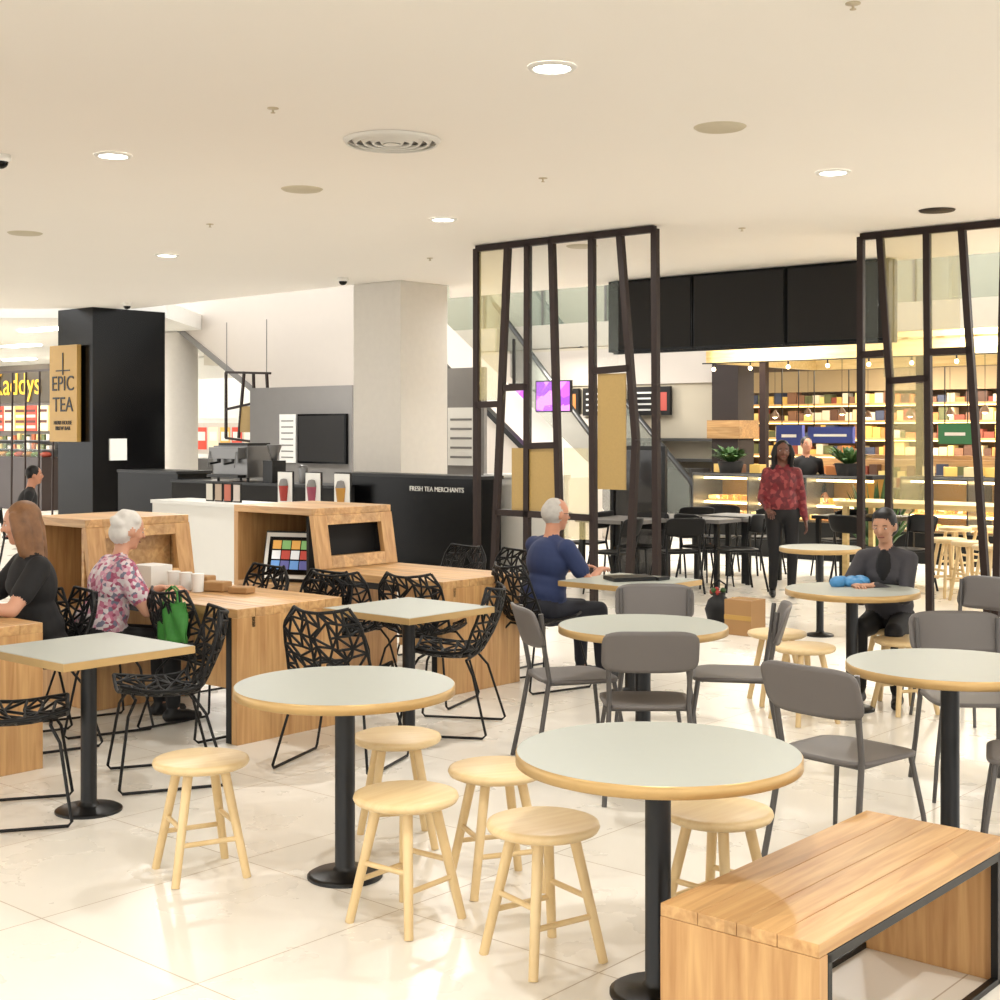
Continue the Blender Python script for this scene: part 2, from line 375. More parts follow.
b=MB(); b.bx(0,2.2,0,.2,2.0,2.9,M_paper); b.bx(0,2.2,-.02,0,1.2,1.9,M_beige); b.bx(0,2.2,-.3,.2,0,1.1,M_steel)
for i in range(5): b.bx(.08+i*.42,.42+i*.42,-.03,-.02,1.3,1.8,mat('menu_lit%d'%(i%3),(200,100,60),.5)); b.bx(.12+i*.42,.38+i*.42,-.035,-.03,1.5,1.7,M_paper)
b.obj('takeaway_counter',(X(196,32),32,0),A)
for i in range(7):
    x=-19+i*2.1
    for y in (26,31,37):
        if x> -8.2 and y<27: continue
        b=MB(); b.bx(-.6,.6,-.15,.15,-.02,.0,M_lamp); b.obj('ceiling_light_panel',(x,y,3.61),A)
for x,y in ((-11,27),(-12,34),(-17,30)): area('hall_light',x,y,3.5,120)
area('tea_bar_fill',-3.6,20.6,3.4,50,.8); area('tea_bar_fill',-.1,19.6,3.5,25,.8)  # added fill lamps without fixtures, brighten the space around the tea bar
# ---------------------------------------------------------------- steel partition frames
def frame_tz(px0,d0):
    x0=X(px0,d0)
    def f(px,py):
        t=tlen(x0,d0,px); d=d0+SX*t; return (t,Zp(py,d))
    return (x0,d0),f
def partition(px0,d0,beams,panels,name='steel_partition_frame'):
    (x0,dd),f=frame_tz(px0,d0); b=MB()
    for p,q in beams:
        a=f(*p); c=f(*q)
        za=min(HC-.04,max(0.0,a[1])); zc=min(HC-.04,max(0.0,c[1]))
        b.beam((a[0],0,za),(c[0],0,zc),.06,.065,M_brown)
    for p,q,mt in panels:
        a=f(*p); c=f(*q)
        b.bx(a[0],c[0],-.006,.006,c[1],a[1],mt)
    return b.obj(name,(x0,dd,0),A)
partition(477,14.85,[((477,247),(477,640)),((477,247),(655,229)),((655,227),(657,660)),((508,243),(493,640)),
    ((528,241),(527,640)),((552,239),(562,640)),((592,235),(594,640)),((620,233),(636,440)),((636,440),(628,640)),
    ((594,371),(631,368)),((505,388),(529,387)),((477,405),(499,404)),((529,446),(560,445)),((497,512),(594,518))],
    [((480,250),(504,400),M_yglass),((530,245),(552,440),M_glass),((598,374),(626,490),M_tan),((512,448),(557,512),M_tan),((564,448),(591,540),M_yglass),((596,240),(618,365),M_glass)])
partition(861,13.93,[((861,236),(861,640)),((861,236),(1045,214)),((1045,214),(1045,640)),((880,234),(890,380)),((890,380),(888,640)),
    ((927,229),(930,640)),((962,225),(988,640)),((888,381),(930,378)),((861,355),(884,353)),((930,352),(972,350)),((1005,222),(996,640))],
    [((884,238),(925,376),M_yglass),((931,232),(960,350),M_yglass),((892,384),(927,505),M_yglass),((864,240),(878,352),M_glass)])
# ---------------------------------------------------------------- hanging black screens at ceiling edge
x0=X(607,18.6); t=tlen(x0,18.6,886)
b=MB()
for i in range(3):
    a=t*i/3; c=t*(i+1)/3; b.bx(a+.01,c-.01,0,.12,0,.93,M_gloss); b.bx(a+.03,c-.03,-.012,0,.03,.9,M_dark)
b.bx(0,t,.12,.2,-.02,.93,M_black); b.obj('suspended_display_screens',(x0,18.6-.15,2.76),A)
# ---------------------------------------------------------------- background: upper level
x0=X(430,31)
M_pale=mat('atrium_white',(192,186,172),.7); M_gg=mat('green_glass',(158,172,156),.1,alpha=.3)
b=MB()
b.bx(-6,14,0,.3,3.3,12,M_cream)
for i in range(9): b.bx(-5+i*2.1,-4.85+i*2.1,-.12,0,3.9,12,M_pale)
b.bx(-6,14,-.3,0,6.7,7.1,M_pale); b.bx(-6,14,-.06,0,5.4,5.48,M_grey)
b.obj('wall_atrium_upper',(x0,31,0),A)
b=MB(); b.bx(-6,14,-1.6,-.32,3.3,3.75,M_pale); b.bx(-6,14,-1.6,-1.56,3.75,4.75,M_gg); b.bx(-6,14,-1.64,-1.52,4.75,4.82,M_steel)
for i in range(14): b.bx(-6+i*1.5,-5.96+i*1.5,-1.62,-1.54,3.75,4.8,M_steel)
b.obj('balcony',(x0,31,0),A)
xs=X(890,26.5)
b=MB(); b.bx(0,3.6,0,.03,3.75,6.4,M_glass)
for i in range(7): b.bx(i*.6,i*.6+.05,-.05,.1,3.75,6.4,M_steel)
b.bx(0,3.6,-.05,.1,4.75,4.8,M_steel)
b.bx(.2,.9,.12,.2,4.0,5.8,spots('window_posters',[(110,66,52),(150,140,130),(66,60,58),(130,84,62)],4)); b.bx(1.2,1.8,.12,.2,4.1,5.2,mat('poster_brown',(110,74,54),.6)); b.bx(0,4,.3,.35,3.7,6.6,mat('shop_grey',(120,116,106),.6))
for i in range(5): b.lathe([(.1,3.8),(.14,4.2),(.1,4.5),(.16,4.9),(.05,5.05),(.08,5.2),(.001,5.3)],mat('mannequin%d'%(i%3),[(60,50,48),(150,100,70),(90,90,96)][i%3],.6),10,(2.0+i*.33,.15,0))
b.bx(-.2,4,-.1,.5,3.5,3.74,M_pale)
b.obj('upper_shop_window',(xs,26.8,0),A)
b=MB(); b.bx(-.3,.3,0,.08,0,.5,M_black); o=b.obj('information_sign',(X(977,25),25,4.45),A); text('i',.42,(0,-.02,.25),M_paper,o)
b=MB(); b.bx(-3,5,0,.2,0,3.25,M_cream); b.bx(-3,5,-.05,0,2.55,3.2,M_beige)
for i in range(6):
    b.bx(-1.9+i*1.0,-1.0+i*1.0,-.12,-.05,2.0,2.5,M_dark)
    for j in range(4): b.bx(-1.82+i*1.0,-1.4+i*1.0+.1*(j%2),-.125,-.12,2.08+j*.1,2.11+j*.1,M_paper)
    b.bx(-1.25+i*1.0,-1.06+i*1.0,-.125,-.12,2.08,2.4,mat('menu_pic%d'%(i%3),[(170,110,60),(60,90,130),(150,60,50)][i%3],.5,emit=.4))
b.bx(-3,5,-1.0,-.4,0,1.1,M_steel); b.bx(-3,5,-.3,-.02,1.2,1.25,M_steel); b.bx(-3,5,-.3,-.02,1.55,1.6,M_steel)
for i in range(20): b.lathe([(.07,0),(.07,.2+random.random()*.1)],mat('crock%d'%(i%4),[(150,150,150),(190,180,160),(70,60,50),(130,56,36)][i%4],.4),10,(-2.5+i*.33,-.17,1.25))
b.obj('takeaway_kitchen_front',(X(500,27),27,0),A)
area('kitchen_fill',X(520,24.5),24.5,3.1,75,1.2,(1,.93,.82))  # added fill lamp with no fixture, brightens the kitchen area
for px,dd in ((553,22.0),(513,23.5)):
    b=MB(); b.bx(-.32,.32,0,.06,-.25,.25,M_black); b.bx(-.3,.3,-.005,0,-.23,.23,spots('purple_screen',[(150,70,180),(120,54,156),(180,110,200),(134,64,174)],5,.7)); b.beam((0,.03,.25),(0,.03,1.0),.04,.04,M_black); b.obj('hanging_monitor',(X(px,dd),dd,2.27),A+.15)
b=MB(); b.bx(0,1.0,0,.4,0,1.15,M_white); b.bx(-.02,1.02,-.03,.43,1.15,1.19,M_paper); b.obj('white_service_counter',(X(486,17.3),17.6,0),A)
# ---------------------------------------------------------------- second escalator
P0=Vector((X(530,29),29,4.74)); P1=Vector((2.97,21.9,.96)); dr=(P1-P0); L2=math.hypot(dr.x,dr.y); hz=Vector((dr.x,dr.y,0)).normalized()
ang=math.atan2(hz.y,hz.x)
b=MB()
b.prismY([(0,3.75),(L2,-.0),(L2,-.02),(L2-.8,0),(0,3.25)],-1.1,0,M_beige)
M_eg=mat('escalator_glass',(110,118,112),.1,alpha=.4)
for y in (0,-1.1):
    b.prismY([(0,3.76),(L2,.05),(L2,.9),(0,4.66)],y-.01,y+.01,M_eg)
    b.tube([(0,y,4.74),(L2,y,.96),(L2+.12,y,.85),(L2+.15,y,.6)],.045,M_black)
b.obj('escalator',(P0.x,P0.y,0),ang)
b=MB(); b.bx(0,.75,0,.05,0,1.5,mat('smoked_glass',(42,40,40),.1,alpha=.85)); b.beam((0,0,0),(0,0,1.55),.05,.05,M_black); b.beam((.75,0,0),(.75,0,1.55),.05,.05,M_black); b.bx(0,.75,-.01,.06,1.5,1.55,M_black); b.obj('glass_screen',(X(613,17),17,0),A)
# ---------------------------------------------------------------- grocery / food market, right
xm=X(706,21)
b=MB()
tm=12
b.bx(0,tm,0,.12,2.74,2.97,M_timber); b.bx(0,tm,3.2,3.32,2.74,2.97,M_timber); b.bx(-.0,.12,0,3.3,2.74,2.97,M_timber)
for i in range(22): b.bx(.1+i*.5,.2+i*.5,0,3.3,2.97,3.07,M_timber)
b.bx(0,tm,-.04,0,2.99,3.07,M_timber)
for i in range(5): 
    b.bx(.9+i*2.4,1.0+i*2.4,.02,.12,0,2.74,M_brown)
b.obj('timber_canopy',(xm,21,0),A)
b=MB()
for i in range(14): b.sph((.2+i*.62,-.1,0),.03,M_lampS,8,6); b.tube([(.2+i*.62,-.1,.03),(.2+i*.62,-.1,.09)],.012,M_black,6)
b.tube([(0,-.1,.09),(8.5,-.1,.09)],.01,M_black,6); b.obj('festoon_lights',(xm,21,2.64),A)
b=MB(); b.bx(-3,16,0,11,3.25,3.4,M_pale)
for i in range(8): b.bx(-2+i*2,-1.9+i*2,.2,10.8,3.2,3.25,M_steel)
for i in range(8):
    for j in range(3): b.bx(-1.6+i*2,-.6+i*2,1+j*3.2,1.25+j*3.2,3.2,3.25,M_lamp)
b.obj('ceiling_market',rl((xm,21),0,3.6),A)
for k in range(3):
    p=rl((xm,21),-.5+k*3.4,7.0); area('market_light',p[0],p[1],3.1,130,2,(1,.92,.79))
    p=rl((xm,21),1.2+k*3.0,-.6); area('market_light',p[0],p[1],3.4,60,1,(1,.94,.84))
M_prod=spots('glowing_produce',[(240,180,80),(250,216,130),(206,146,60),(250,228,180),(180,110,50),(224,190,110)],12,.7)  # warm case lighting put into the food itself as emission
M_led=mat('led_strip',(255,226,160),.5,emit=4,noise=0)
glow_goods=[mat('glow_goods%d'%i,c,.6,emit=.12) for i,c in enumerate([(130,62,44),(200,164,84),(206,192,164),(88,90,54),(84,56,40),(186,116,62),(196,176,132),(120,84,60),(220,196,120),(60,66,84)])]  # packets emit a little, shelf light built into their colour
def displaycase(name,px,d,px2,dark_h=.5):
    x0=X(px,d); t=tlen(x0,d,px2); b=MB()
    b.bx(0,t,0,.9,0,dark_h,M_black)
    b.bx(0,t,.1,.85,dark_h,dark_h+.03,M_woodD); b.bx(0,t,.35,.85,dark_h+.22,dark_h+.24,M_woodD); b.bx(0,t,.8,.9,dark_h,1.08,M_sign)
    b.bx(0,t,.3,.34,dark_h+.19,dark_h+.22,M_led); b.bx(0,t,.3,.34,1.04,1.07,M_led)
    n=int(t/.11)
    for i in range(n):
        for y,z in ((.2,dark_h+.03),(.5,dark_h+.24)):
            b.box((.06+i*.11,y,z+.035),(.075,.2,.05+.03*random.random()),M_prod)
    for i in range(int(t/.9)+1): b.bx(i*.9-.01,i*.9+.01,.02,.8,dark_h,1.1,M_steel)
    b.bx(0,t,.02,.03,dark_h,1.1,M_glass)
    b.bx(0,t,0,.05,1.1,1.13,M_steel); b.bx(0,t,.3,.85,1.08,1.13,M_dark)
    for i in range(int(t/.3)): b.box((.15+i*.3,.55,1.13+.06),(.16,.2,.12),random.choice(glow_goods),random.random())
    return b.obj(name,(x0,d,0),A)
displaycase('bakery_display_case',692,20,862)
displaycase('bakery_display_case',900,18.4,1080,.4)
for a_,c_,n_ in ((.5,1.9,26),(4.8,2.1,22),(2,4.2,26),(-1,5.4,26)):
    b=MB(); b.bx(0,n_*.15+.1,0,1,0,.9,M_black); b.bx(0,n_*.15+.1,.9,1,.9,1.3,M_woodD)
    for i in range(n_): 
        b.box((.1+i*.15,.3+.3*random.random(),.97),(.11,.16,.14),random.choice(glow_goods),random.random()); b.box((.1+i*.15,.8,1.07),(.12,.16,.3*random.random()+.05),random.choice(glow_goods),0)
    b.obj('produce_stand',rl((X(692,20),20),a_,c_),A)
b=MB(); t=11; s0=-8.5
b.bx(s0,t,0,.2,0,3.2,mat('market_wall',(96,80,62),.7))
for r in range(6):
    z=.5+r*.36; b.bx(s0,t,-.4,0,z-.04,z,M_woodD); b.bx(s0,t,-.42,-.40,z-.07,z-.045,mat('shelf_led',(255,214,140),.5,emit=1.6,noise=0))
    x=s0
    while x<t-.2:
        w_=.08+random.random()*.16; g=random.choice(glow_goods); hh=.1+random.random()*.17
        b.bx(x,x+w_*.9,-.35,-.1,z,z+hh,g); x+=w_
b.bx(s0,t,-.42,-.4,2.55,3.0,mat('fascia_warm',(150,130,96),.6))
b.obj('grocery_shelves',rl((xm,21),0.2,9.5),A)
def hsign(name,px,d,z,wd,h,mt):
    b=MB(); b.bx(0,wd,0,.1,0,h,mt); b.bx(.12,wd-.12,-.005,0,h*.4,h*.55,M_paper)
    for q in (.1,wd-.1): b.beam((q,.05,h),(q,.05,3.2-z),.015,.015,M_black)
    b.obj(name,(X(px,d),d,z),A)
hsign('hanging_blue_sign',776,26.5,1.45,.55,.38,mat('blue_sign',(44,60,130),.5))
hsign('hanging_blue_sign',808,26.0,1.5,.9,.3,mat('blue_sign',(44,60,130),.5))
hsign('hanging_green_sign',938,24,1.5,.6,.36,mat('green_sign',(46,110,70),.5))
b=MB(); b.bx(-.5,0,0,.5,0,3.1,mat('brown_cladding',(38,26,22),.6,noise=.2)); b.bx(-.56,.06,-.06,.56,1.6,1.9,M_woodD); b.obj('clad_column',(X(738,22.9),22.9,0),A)
for px,d,z in [(775,23,1.95),(808,24,2.0),(842,23,2.0),(868,23.5,1.95),(910,21.5,1.95),(950,22,1.98),(765,26,2.2),(890,26,2.2),(985,20.6,2.0)]:
    b=MB(); b.lathe([(.07,0),(.06,.05),(.025,.10),(.01,.12)],mat('pendant_copper',(120,92,66),.4,metal=.4),16,cap=False); b.sph((0,0,.02),.045,M_lampS,8,6); b.tube([(0,0,.12),(0,0,3.2-z)],.004,M_black,6); b.obj('pendant_lamp',(X(px,d),d,z))
def plant(x,y,z,r=.28,h=.4):
    b=MB(); b.lathe([(r*.45,0),(r*.55,.16),(r*.5,.16),(.001,.15)],M_dark,14)
    for i in range(110):
        a=random.random()*6.28; l=h*(.5+.6*random.random()); sp_=r*(.2+.9*random.random()); w_=.035
        p0=Vector((math.cos(a)*.04,math.sin(a)*.04,.14)); p2=Vector((math.cos(a)*sp_,math.sin(a)*sp_,.14+l*(.4+.6*random.random()))); p1=(p0*.35+p2*.65)+Vector((0,0,.05))
        sd=Vector((-math.sin(a),math.cos(a),0))*w_
        b.add([p0,p1-sd,p2,p1+sd],[(0,1,2,3)],M_green)
    b.obj('potted_plant',(x,y,z),recalc=False)
for px in (702,819):
    tt=tlen(X(692,20),20,px); p=rl((X(692,20),20),tt+.2,.45); plant(p[0],p[1],1.13,.35,.26)
plant(X(878,17.6),17.6,.0,.45,1.1)
# ---------------------------------------------------------------- furniture prototypes
def round_table_mesh(r=.43,hh=.75):
    b=MB(); b.lathe([(.15,0),(.15,.010),(.135,.018),(.05,.028),(.040,.045),(.040,hh-.06)],M_black,32)
    b.lathe([(.040,hh-.06),(.16,hh-.055),(.16,hh-.04)],M_black,24)
    b.lathe([(r-.012,hh-.04),(r,hh-.036),(r,hh-.004),(r-.004,hh)],M_brass,72); b.lathe([(r-.004,hh),(0.001,hh+.0005)],M_lam,72)
    return b
T1=round_table_mesh(.44).obj('round_cafe_table',(X(658,4.32),4.32))
for px,py,r in ((345,684,.43),(643,625,.43),(950,664,.43),(852,589,.41),(820,547,.34)):
    p=gp(px,py,.75); inst(T1,'round_cafe_table',p,0,1).scale=(r/.44,r/.44,1)
def sq_table():
    b=MB(); a=.34; hh=.75
    b.lathe([(.15,0),(.15,.010),(.135,.018),(.05,.028),(.036,.045),(.036,hh-.05)],M_black,32)
    b.bx(-.2,.2,-.03,.03,hh-.055,hh-.036,M_black); b.bx(-.03,.03,-.2,.2,hh-.055,hh-.036,M_black)
    b.bx(-a,a,-a,a,hh-.036,hh-.002,M_brass); b.bx(-a+.005,a-.005,-a+.005,a-.005,hh-.002,hh,M_lam); return b
S1=sq_table().obj('square_cafe_table',(-1.88,6.4),A,.002)
inst(S1,'square_cafe_table',(-.51,7.83),A); inst(S1,'square_cafe_table',(.86,9.24),A)
b=MB(); b.lathe([(0.001,.418),(.165,.418),(.182,.426),(.188,.438),(.184,.45),(.17,.455),(0.001,.455)],M_woodS,48)
for i in range(4):
    a=math.pi/4+i*math.pi/2; c,s_=math.cos(a),math.sin(a)
    b.tube([(c*.10,s_*.10,.42),(c*.15,s_*.15,.21),(c*.20,s_*.20,0)],.019,M_woodL,12,.016)
def lp(a,z):
    r=.10+(.42-z)/.42*.10; return (math.cos(a)*r,math.sin(a)*r,z)
for i,z in ((0,.15),(2,.15),(1,.21),(3,.21)):
    a=math.pi/4+i*math.pi/2; b.tube([lp(a,z),lp(a+math.pi/2,z)],.010,M_woodL,10)
ST=b.obj('wooden_stool',gp(201,757,.455),.5)
for px,py,r in ((397,734,.2),(406,792,.9),(497,766,.35),(543,820,.6),(718,808,.8),(777,631,.1),(804,645,.4),(905,638,.3)):
    inst(ST,'wooden_stool',gp(px,py,.455),r)
def grey_chair(mp,ml):
    b=MB()
    def seat(u,v):
        x=u*.215*(1-.12*abs(v)**5)*(1-.06*(1-v)/2); y=v*.205*(1-.14*abs(u)**5)
        return (x,y,.447-.012*(1-u*u)*(1-v*v)-.018*max(0,v-.6)**1.2)
    b.sheet(seat,16,16,.016,mp)
    def back(u,v):
        x=u*.225*(1-.09*abs(v)**6); z=.715+v*.098*(1-.16*abs(u)**6)
        return (x,-.235-.035*(1-u*u)-.03*v,z)
    b.sheet(back,18,10,.014,mp)
    for s in (-1,1):
        b.tube([(s*.17,.17,.436),(s*.205,.205,.2),(s*.225,.225,0)],.0115,ml,10,.009)
        b.tube([(s*.195,-.222,.79),(s*.19,-.2,.6),(s*.185,-.175,.46),(s*.2,-.22,.2),(s*.215,-.26,0)],.0125,ml,10)
        b.tube([(s*.185,-.18,.437),(s*.17,.17,.437)],.010,ml,8)
    b.tube([(-.17,.15,.434),(.17,.15,.434)],.010,ml,8); b.tube([(-.185,-.17,.434),(.185,-.17,.434)],.010,ml,8)
    return b
GC=grey_chair(M_gchair,M_gleg).obj('grey_cafe_chair',(X(645,6.72),6.72),face(0,1))
for px,d,f in ((572,7.35,(1,.25)),(732,7.4,(-.97,.15)),(655,8.0,(-.1,-1)),(848,5.62,(.72,.62)),(970,6.75,(-.05,-1)),(966,8.5,(-.85,-.6)),(1042,5.55,(-1,.35))):
    inst(GC,'grey_cafe_chair',(X(px,d),d),face(*f),1.02)
BC=grey_chair(M_wire,M_black).obj('black_cafe_chair',(X(612,14.9),14.9),1)
for px,d,r in ((640,15.6,2.5),(676,15,0.3),(705,15.6,-1),(738,15.2,1.8),(758,17,.5),(718,17,2.8),(690,17.2,.2),(838,16.6,.4),(905,15.2,2),(648,17.6,3),(860,15.4,-1),(585,16.2,1)):
    inst(BC,'black_cafe_chair',(X(px,d),d),r)
def dtable(px,d,w,l,mt=M_lam):
    b=MB(); b.bx(-w/2,w/2,-l/2,l/2,.71,.75,mt)
    for i in (-1,1):
        for j in (-1,1): b.bx(i*(w/2-.06)-.025,i*(w/2-.06)+.025,j*(l/2-.06)-.025,j*(l/2-.06)+.025,0,.71,M_black)
    b.obj('dining_table',(X(px,d),d),A)
dtable(625,15.7,.8,.8,M_grey); dtable(690,16.0,1.2,.7,M_grey); dtable(738,16.2,.8,.8,M_grey); dtable(865,16.2,1.0,.7,M_black)
b=MB(); b.bx(-1.6,1.6,-.4,.4,.86,.92,M_timber)
for i in (-1.5,1.5):
    for j in (-.33,.33): b.bx(i-.03,i+.03,j-.03,j+.03,0,.86,M_timber)
b.obj('high_timber_table',(X(985,15.4),15.4),A)
for px,d in ((948,14.6),(970,14.2),(992,13.7),(955,16.3),(985,16.4)):
    inst(ST,'wooden_stool',(X(px,d),d),.3,1.0).scale=(1,1,1.35)
# lattice chair
rs=random.Random(3)
NU,NV=8,13
def shell(u,v):
    if v<.45:
        k=v/.45; y=.23-.38*k; z=.455-.03*math.sin(k*math.pi*.8)
    else:
        k=(v-.45)/.55; y=-.15-.13*math.sin(k*math.pi/2)-.03*k; z=.437+.385*k**1.15
    wv=.235-.03*(abs(v-.45)/.55)**2
    if v>.85: wv*=1-.25*((v-.85)/.15)**2
    if v<.1: wv*=1-.15*((.1-v)/.1)**2
    x=u*wv; lift=(u*u)*(.05 if v<.5 else .02)
    fwd=(u*u)*.07*max(0,min(1,(v-.35)/.3))
    return Vector((x,y+fwd,z+lift))
grid={}
for j in range(NV+1):
    for i in range(NU+1):
        u=-1+2*i/NU; v=j/NV
        if 0<i<NU: u+=rs.uniform(-.11,.11)
        if 0<j<NV: v+=rs.uniform(-.028,.028)
        grid[i,j]=shell(u,v)
edges=set()
for j in range(NV+1):
    for i in range(NU+1):
        if i<NU and (rs.random()<.78 or j in (0,NV)): edges.add(((i,j),(i+1,j)))
        if j<NV and (rs.random()<.78 or i in (0,NU)): edges.add(((i,j),(i,j+1)))
        if i<NU and j<NV:
            if rs.random()<.5: edges.add(((i,j),(i+1,j+1)))
            else: edges.add(((i+1,j),(i,j+1)))
b=MB()
for a,c in sorted(edges):
    rim=(a[0]==c[0] and a[0] in (0,NU)) or (a[1]==c[1] and a[1] in (0,NV))
    b.tube([grid[a],grid[c]],.009 if rim else .0072,M_wire,6)
for s in (-1,1):
    b.tube([(s*.15,.16,.43),(s*.19,.2,.36),(s*.27,.25,.03),(s*.27,.235,.012),(s*.27,-.24,.012),(s*.265,-.26,.03),(s*.2,-.17,.35),(s*.15,-.12,.425)],.0075,M_wire,8)
b.tube([(-.15,.16,.43),(.15,.16,.43)],.008,M_wire); b.tube([(-.15,-.12,.425),(.15,-.12,.425)],.008,M_wire)
LC=b.obj('black_lattice_chair',(X(342,7.3),7.3),face(.35,1))
for px,d,f in ((452,8.15,(-.95,.2)),(425,9.0,(.4,1)),(350,9.1,(.3,1)),(165,6.98,(-.9,-.35)),(203,8.1,(.6,.7)),(14,6.3,(1,.3)),
    (302,8.75,(-.6,-.8)),(240,9.15,(-.655,-.756)),(445,10.75,(-.655,-.756)),(498,10.4,(-.655,-.756))):
    inst(LC,'black_lattice_chair',(X(px,d),d),face(*f))
# ---------------------------------------------------------------- bench front right
b=MB(); L=1.23; W=.48; hh=.45
n=4
for i in range(n): b.bx(0,L,W*i/n+.0008,W*(i+1)/n-.0008,hh-.035,hh,M_woodD)
b.bx(0,.045,0,W,0,hh-.036,M_woodV); b.bx(L-.045,L,0,W,0,hh-.036,M_woodV)
for y in (.012,W-.012):
    b.bx(.046,L-.046,y-.012,y+.012,hh-.062,hh-.0362,M_black)
    b.bx(.046,L-.046,y-.012,y+.012,0,.02,M_black)
b.bx(.046,.07,0,.024,0,hh-.04,M_black); b.bx(L-.07,L-.046,0,.024,0,hh-.04,M_black)
b.obj('wooden_bench',(.800,3.507),math.pi/2+A,.002)
# ---------------------------------------------------------------- communal tables with hoods
def communal(corner,L,name='communal_timber_table',hood=None,inner=None):
    b=MB(); W=.78
    x1=-L if not hood else -hood[0]-.06
    for i in range(6): b.bx(x1,0,-W+W*i/6+.001,-W+W*(i+1)/6-.001,.70,.75,M_woodD)
    b.bx(-.05,0,-W,0,.0,.70,M_woodV)
    b.bx(-.42,-.06,-W+.02,-W+.05,.3,.70,M_woodV)
    b.bx(-.10,-.055,-W,-W+.04,0,.7,M_black); b.bx(x1,0,-W+.1,-W+.13,.64,.7,M_black)
    if not hood: b.bx(-L,-L+.05,-W,0,0,.70,M_woodV)
    if hood:
        a,c=hood; z1=1.18; tp=-a-.10; hm=inner or M_dark
        b.bx(-c,tp,-W,0,z1-.05,z1,M_woodD)
        b.bx(-c,-c+.05,-W,0,0,z1-.05,M_woodV); b.bx(-c+.05,-a-.12,-.05,0,0,z1-.05,M_woodD)
        b.bx(-c+.05,-a-.1,-W,-.05,.58,.62,M_woodD)                # shelf in the bay
        b.bx(-c+.05,-a-.1,-W+.01,-W+.04,0,.58,M_woodV)             # panel below the bay
        b.bx(-c+.05,-a-.14,-.075,-.05,.63,z1-.055,hm)
        def xf(z): return -a-.10*(z-.62)/(z1-.62)
        def endp(y0,y1,za,zb,mt,off=0.):
            b.prismY([(xf(za)-.045-off,za),(xf(za)-off,za),(xf(zb)-off,zb),(xf(zb)-.045-off,zb)],y0,y1,mt)
        endp(-W,-W+.13,.752,z1-.05,M_woodV); endp(-.12,0,.752,z1-.05,M_woodV)
        endp(-W+.13,-.12,.752,.84,M_woodD); endp(-W+.13,-.12,z1-.12,z1-.05,M_woodD)
        b.bx(-a-.22,-a-.19,-W+.05,-.08,.64,z1-.06,hm)
        b.bx(-a-.08,-a-.03,-W,0,.0,.70,M_woodV)
    return b.obj(name,corner,A,.003)
communal((-.937,8.30),3.3,hood=(1.39,2.15),inner=M_woodD)
communal((.138,9.69),3.12,hood=(1.17,2.15))
communal((-2.35,7.2),3.0)
def kiosk(o,a):
    b=MB(); Rx=Matrix.Rotation(math.radians(-14),3,'X')
    b.box((0,0,.19),(.44,.03,.36),M_black,R=Rx); b.box((0,-.018,.19),(.42,.006,.34),M_paper,R=Rx); b.box((0,-.0225,.19),(.36,.004,.28),M_gloss,R=Rx)
    def on(x0,x1,z0,z1,mt,k): b.box(((x0+x1)/2,-.0255-.001*k,.19+(z0+z1)/2),(x1-x0,.002,z1-z0),mt,R=Rx)
    S=lambda n,c: mat('screen_'+n,c,.4,emit=.35)
    Rinv=Rx
    # screen tiles placed in the plane of the tilted screen
    for i in range(4):
        for j in range(3):
            c=Rx@Vector((-.115+i*.077,-.0255,-.075+j*.075)); c=c+Vector((0,0,.19))
            b.box(c,(.068,.003,.064),S(str((i*3+j)%6),[(90,130,180),(200,200,200),(190,140,70),(80,80,130),(160,60,50),(110,150,90)][(i*3+j)%6]),R=Rx)
    b.bx(-.12,.12,-.04,.10,0,.02,M_black); p=rl(o,a,-.60); b.obj('touchscreen_kiosk',(p[0],p[1],.622),A+.4)
kiosk((.138,9.69),-1.70)
b=MB()
for i in range(3): b.lathe([(.035,0),(.04,.11)],M_paper,14,(i*.12,0,0))
b.bx(-.3,-.1,-.1,.06,0,.14,M_paper); p=rl((-.937,8.30),-1.10,-.4); b.obj('paper_cups',(p[0],p[1],.752),A)
# ---------------------------------------------------------------- small items
b=MB(); rr=random.Random(5)
M_blue=mat('blue_plastic_bag',(64,130,180),.5,noise=.3,scale=25)
for i in range(14): b.sph((rr.uniform(-.095,.095),rr.uniform(-.04,.04),.024),(.055,.045,.024+rr.random()*.018),M_blue,12,7)
p=gp(850,586,.75); b.obj('blue_plastic_bag',(p[0],p[1],.752),.3)
b=MB()
for x,y,z,s in ((0,0,.03,(.16,.1,.06)),(.2,.03,.02,(.14,.1,.04)),(-.17,.04,.04,(.1,.1,.08))): b.box((x,y,z),s,M_card,.3)
p=rl((-.937,8.30),-.80,-.3); b.obj('takeaway_food_packets',(p[0],p[1],.752),A,.008)
b=MB(); b.box((0,0,.012),(.3,.2,.024),M_black,.1); b.box((.2,-.05,.01),(.12,.05,.02),M_black,.6); p=(X(630,9.24),9.24); b.obj('black_notebook',(p[0],p[1],.752),.2)
b=MB(); b.box((0,0,.15),(.26,.24,.30),M_card); b.box((0,-.121,.15),(.265,.004,.04),M_sign); b.bx(-.13,.13,-.005,.005,.30,.305,M_sign)
b.obj('cardboard_box',gp(745,634),A,.003)
b=MB(); b.lathe([(.10,0),(.13,.12),(.1,.2),(.05,.24),(.06,.27)],M_wire,14); b.tube([(-.05,0,.24),(-.06,0,.34),(0,0,.38),(.06,0,.34),(.05,0,.24)],.008,M_wire)
for i in range(8): b.sph((rr.uniform(-.06,.06),rr.uniform(-.05,.05),.26+rr.random()*.05),.025,M_green if i%2 else mat('red_bits',(150,40,30),.6),8,6)
b.obj('shopping_bag',gp(719,622))
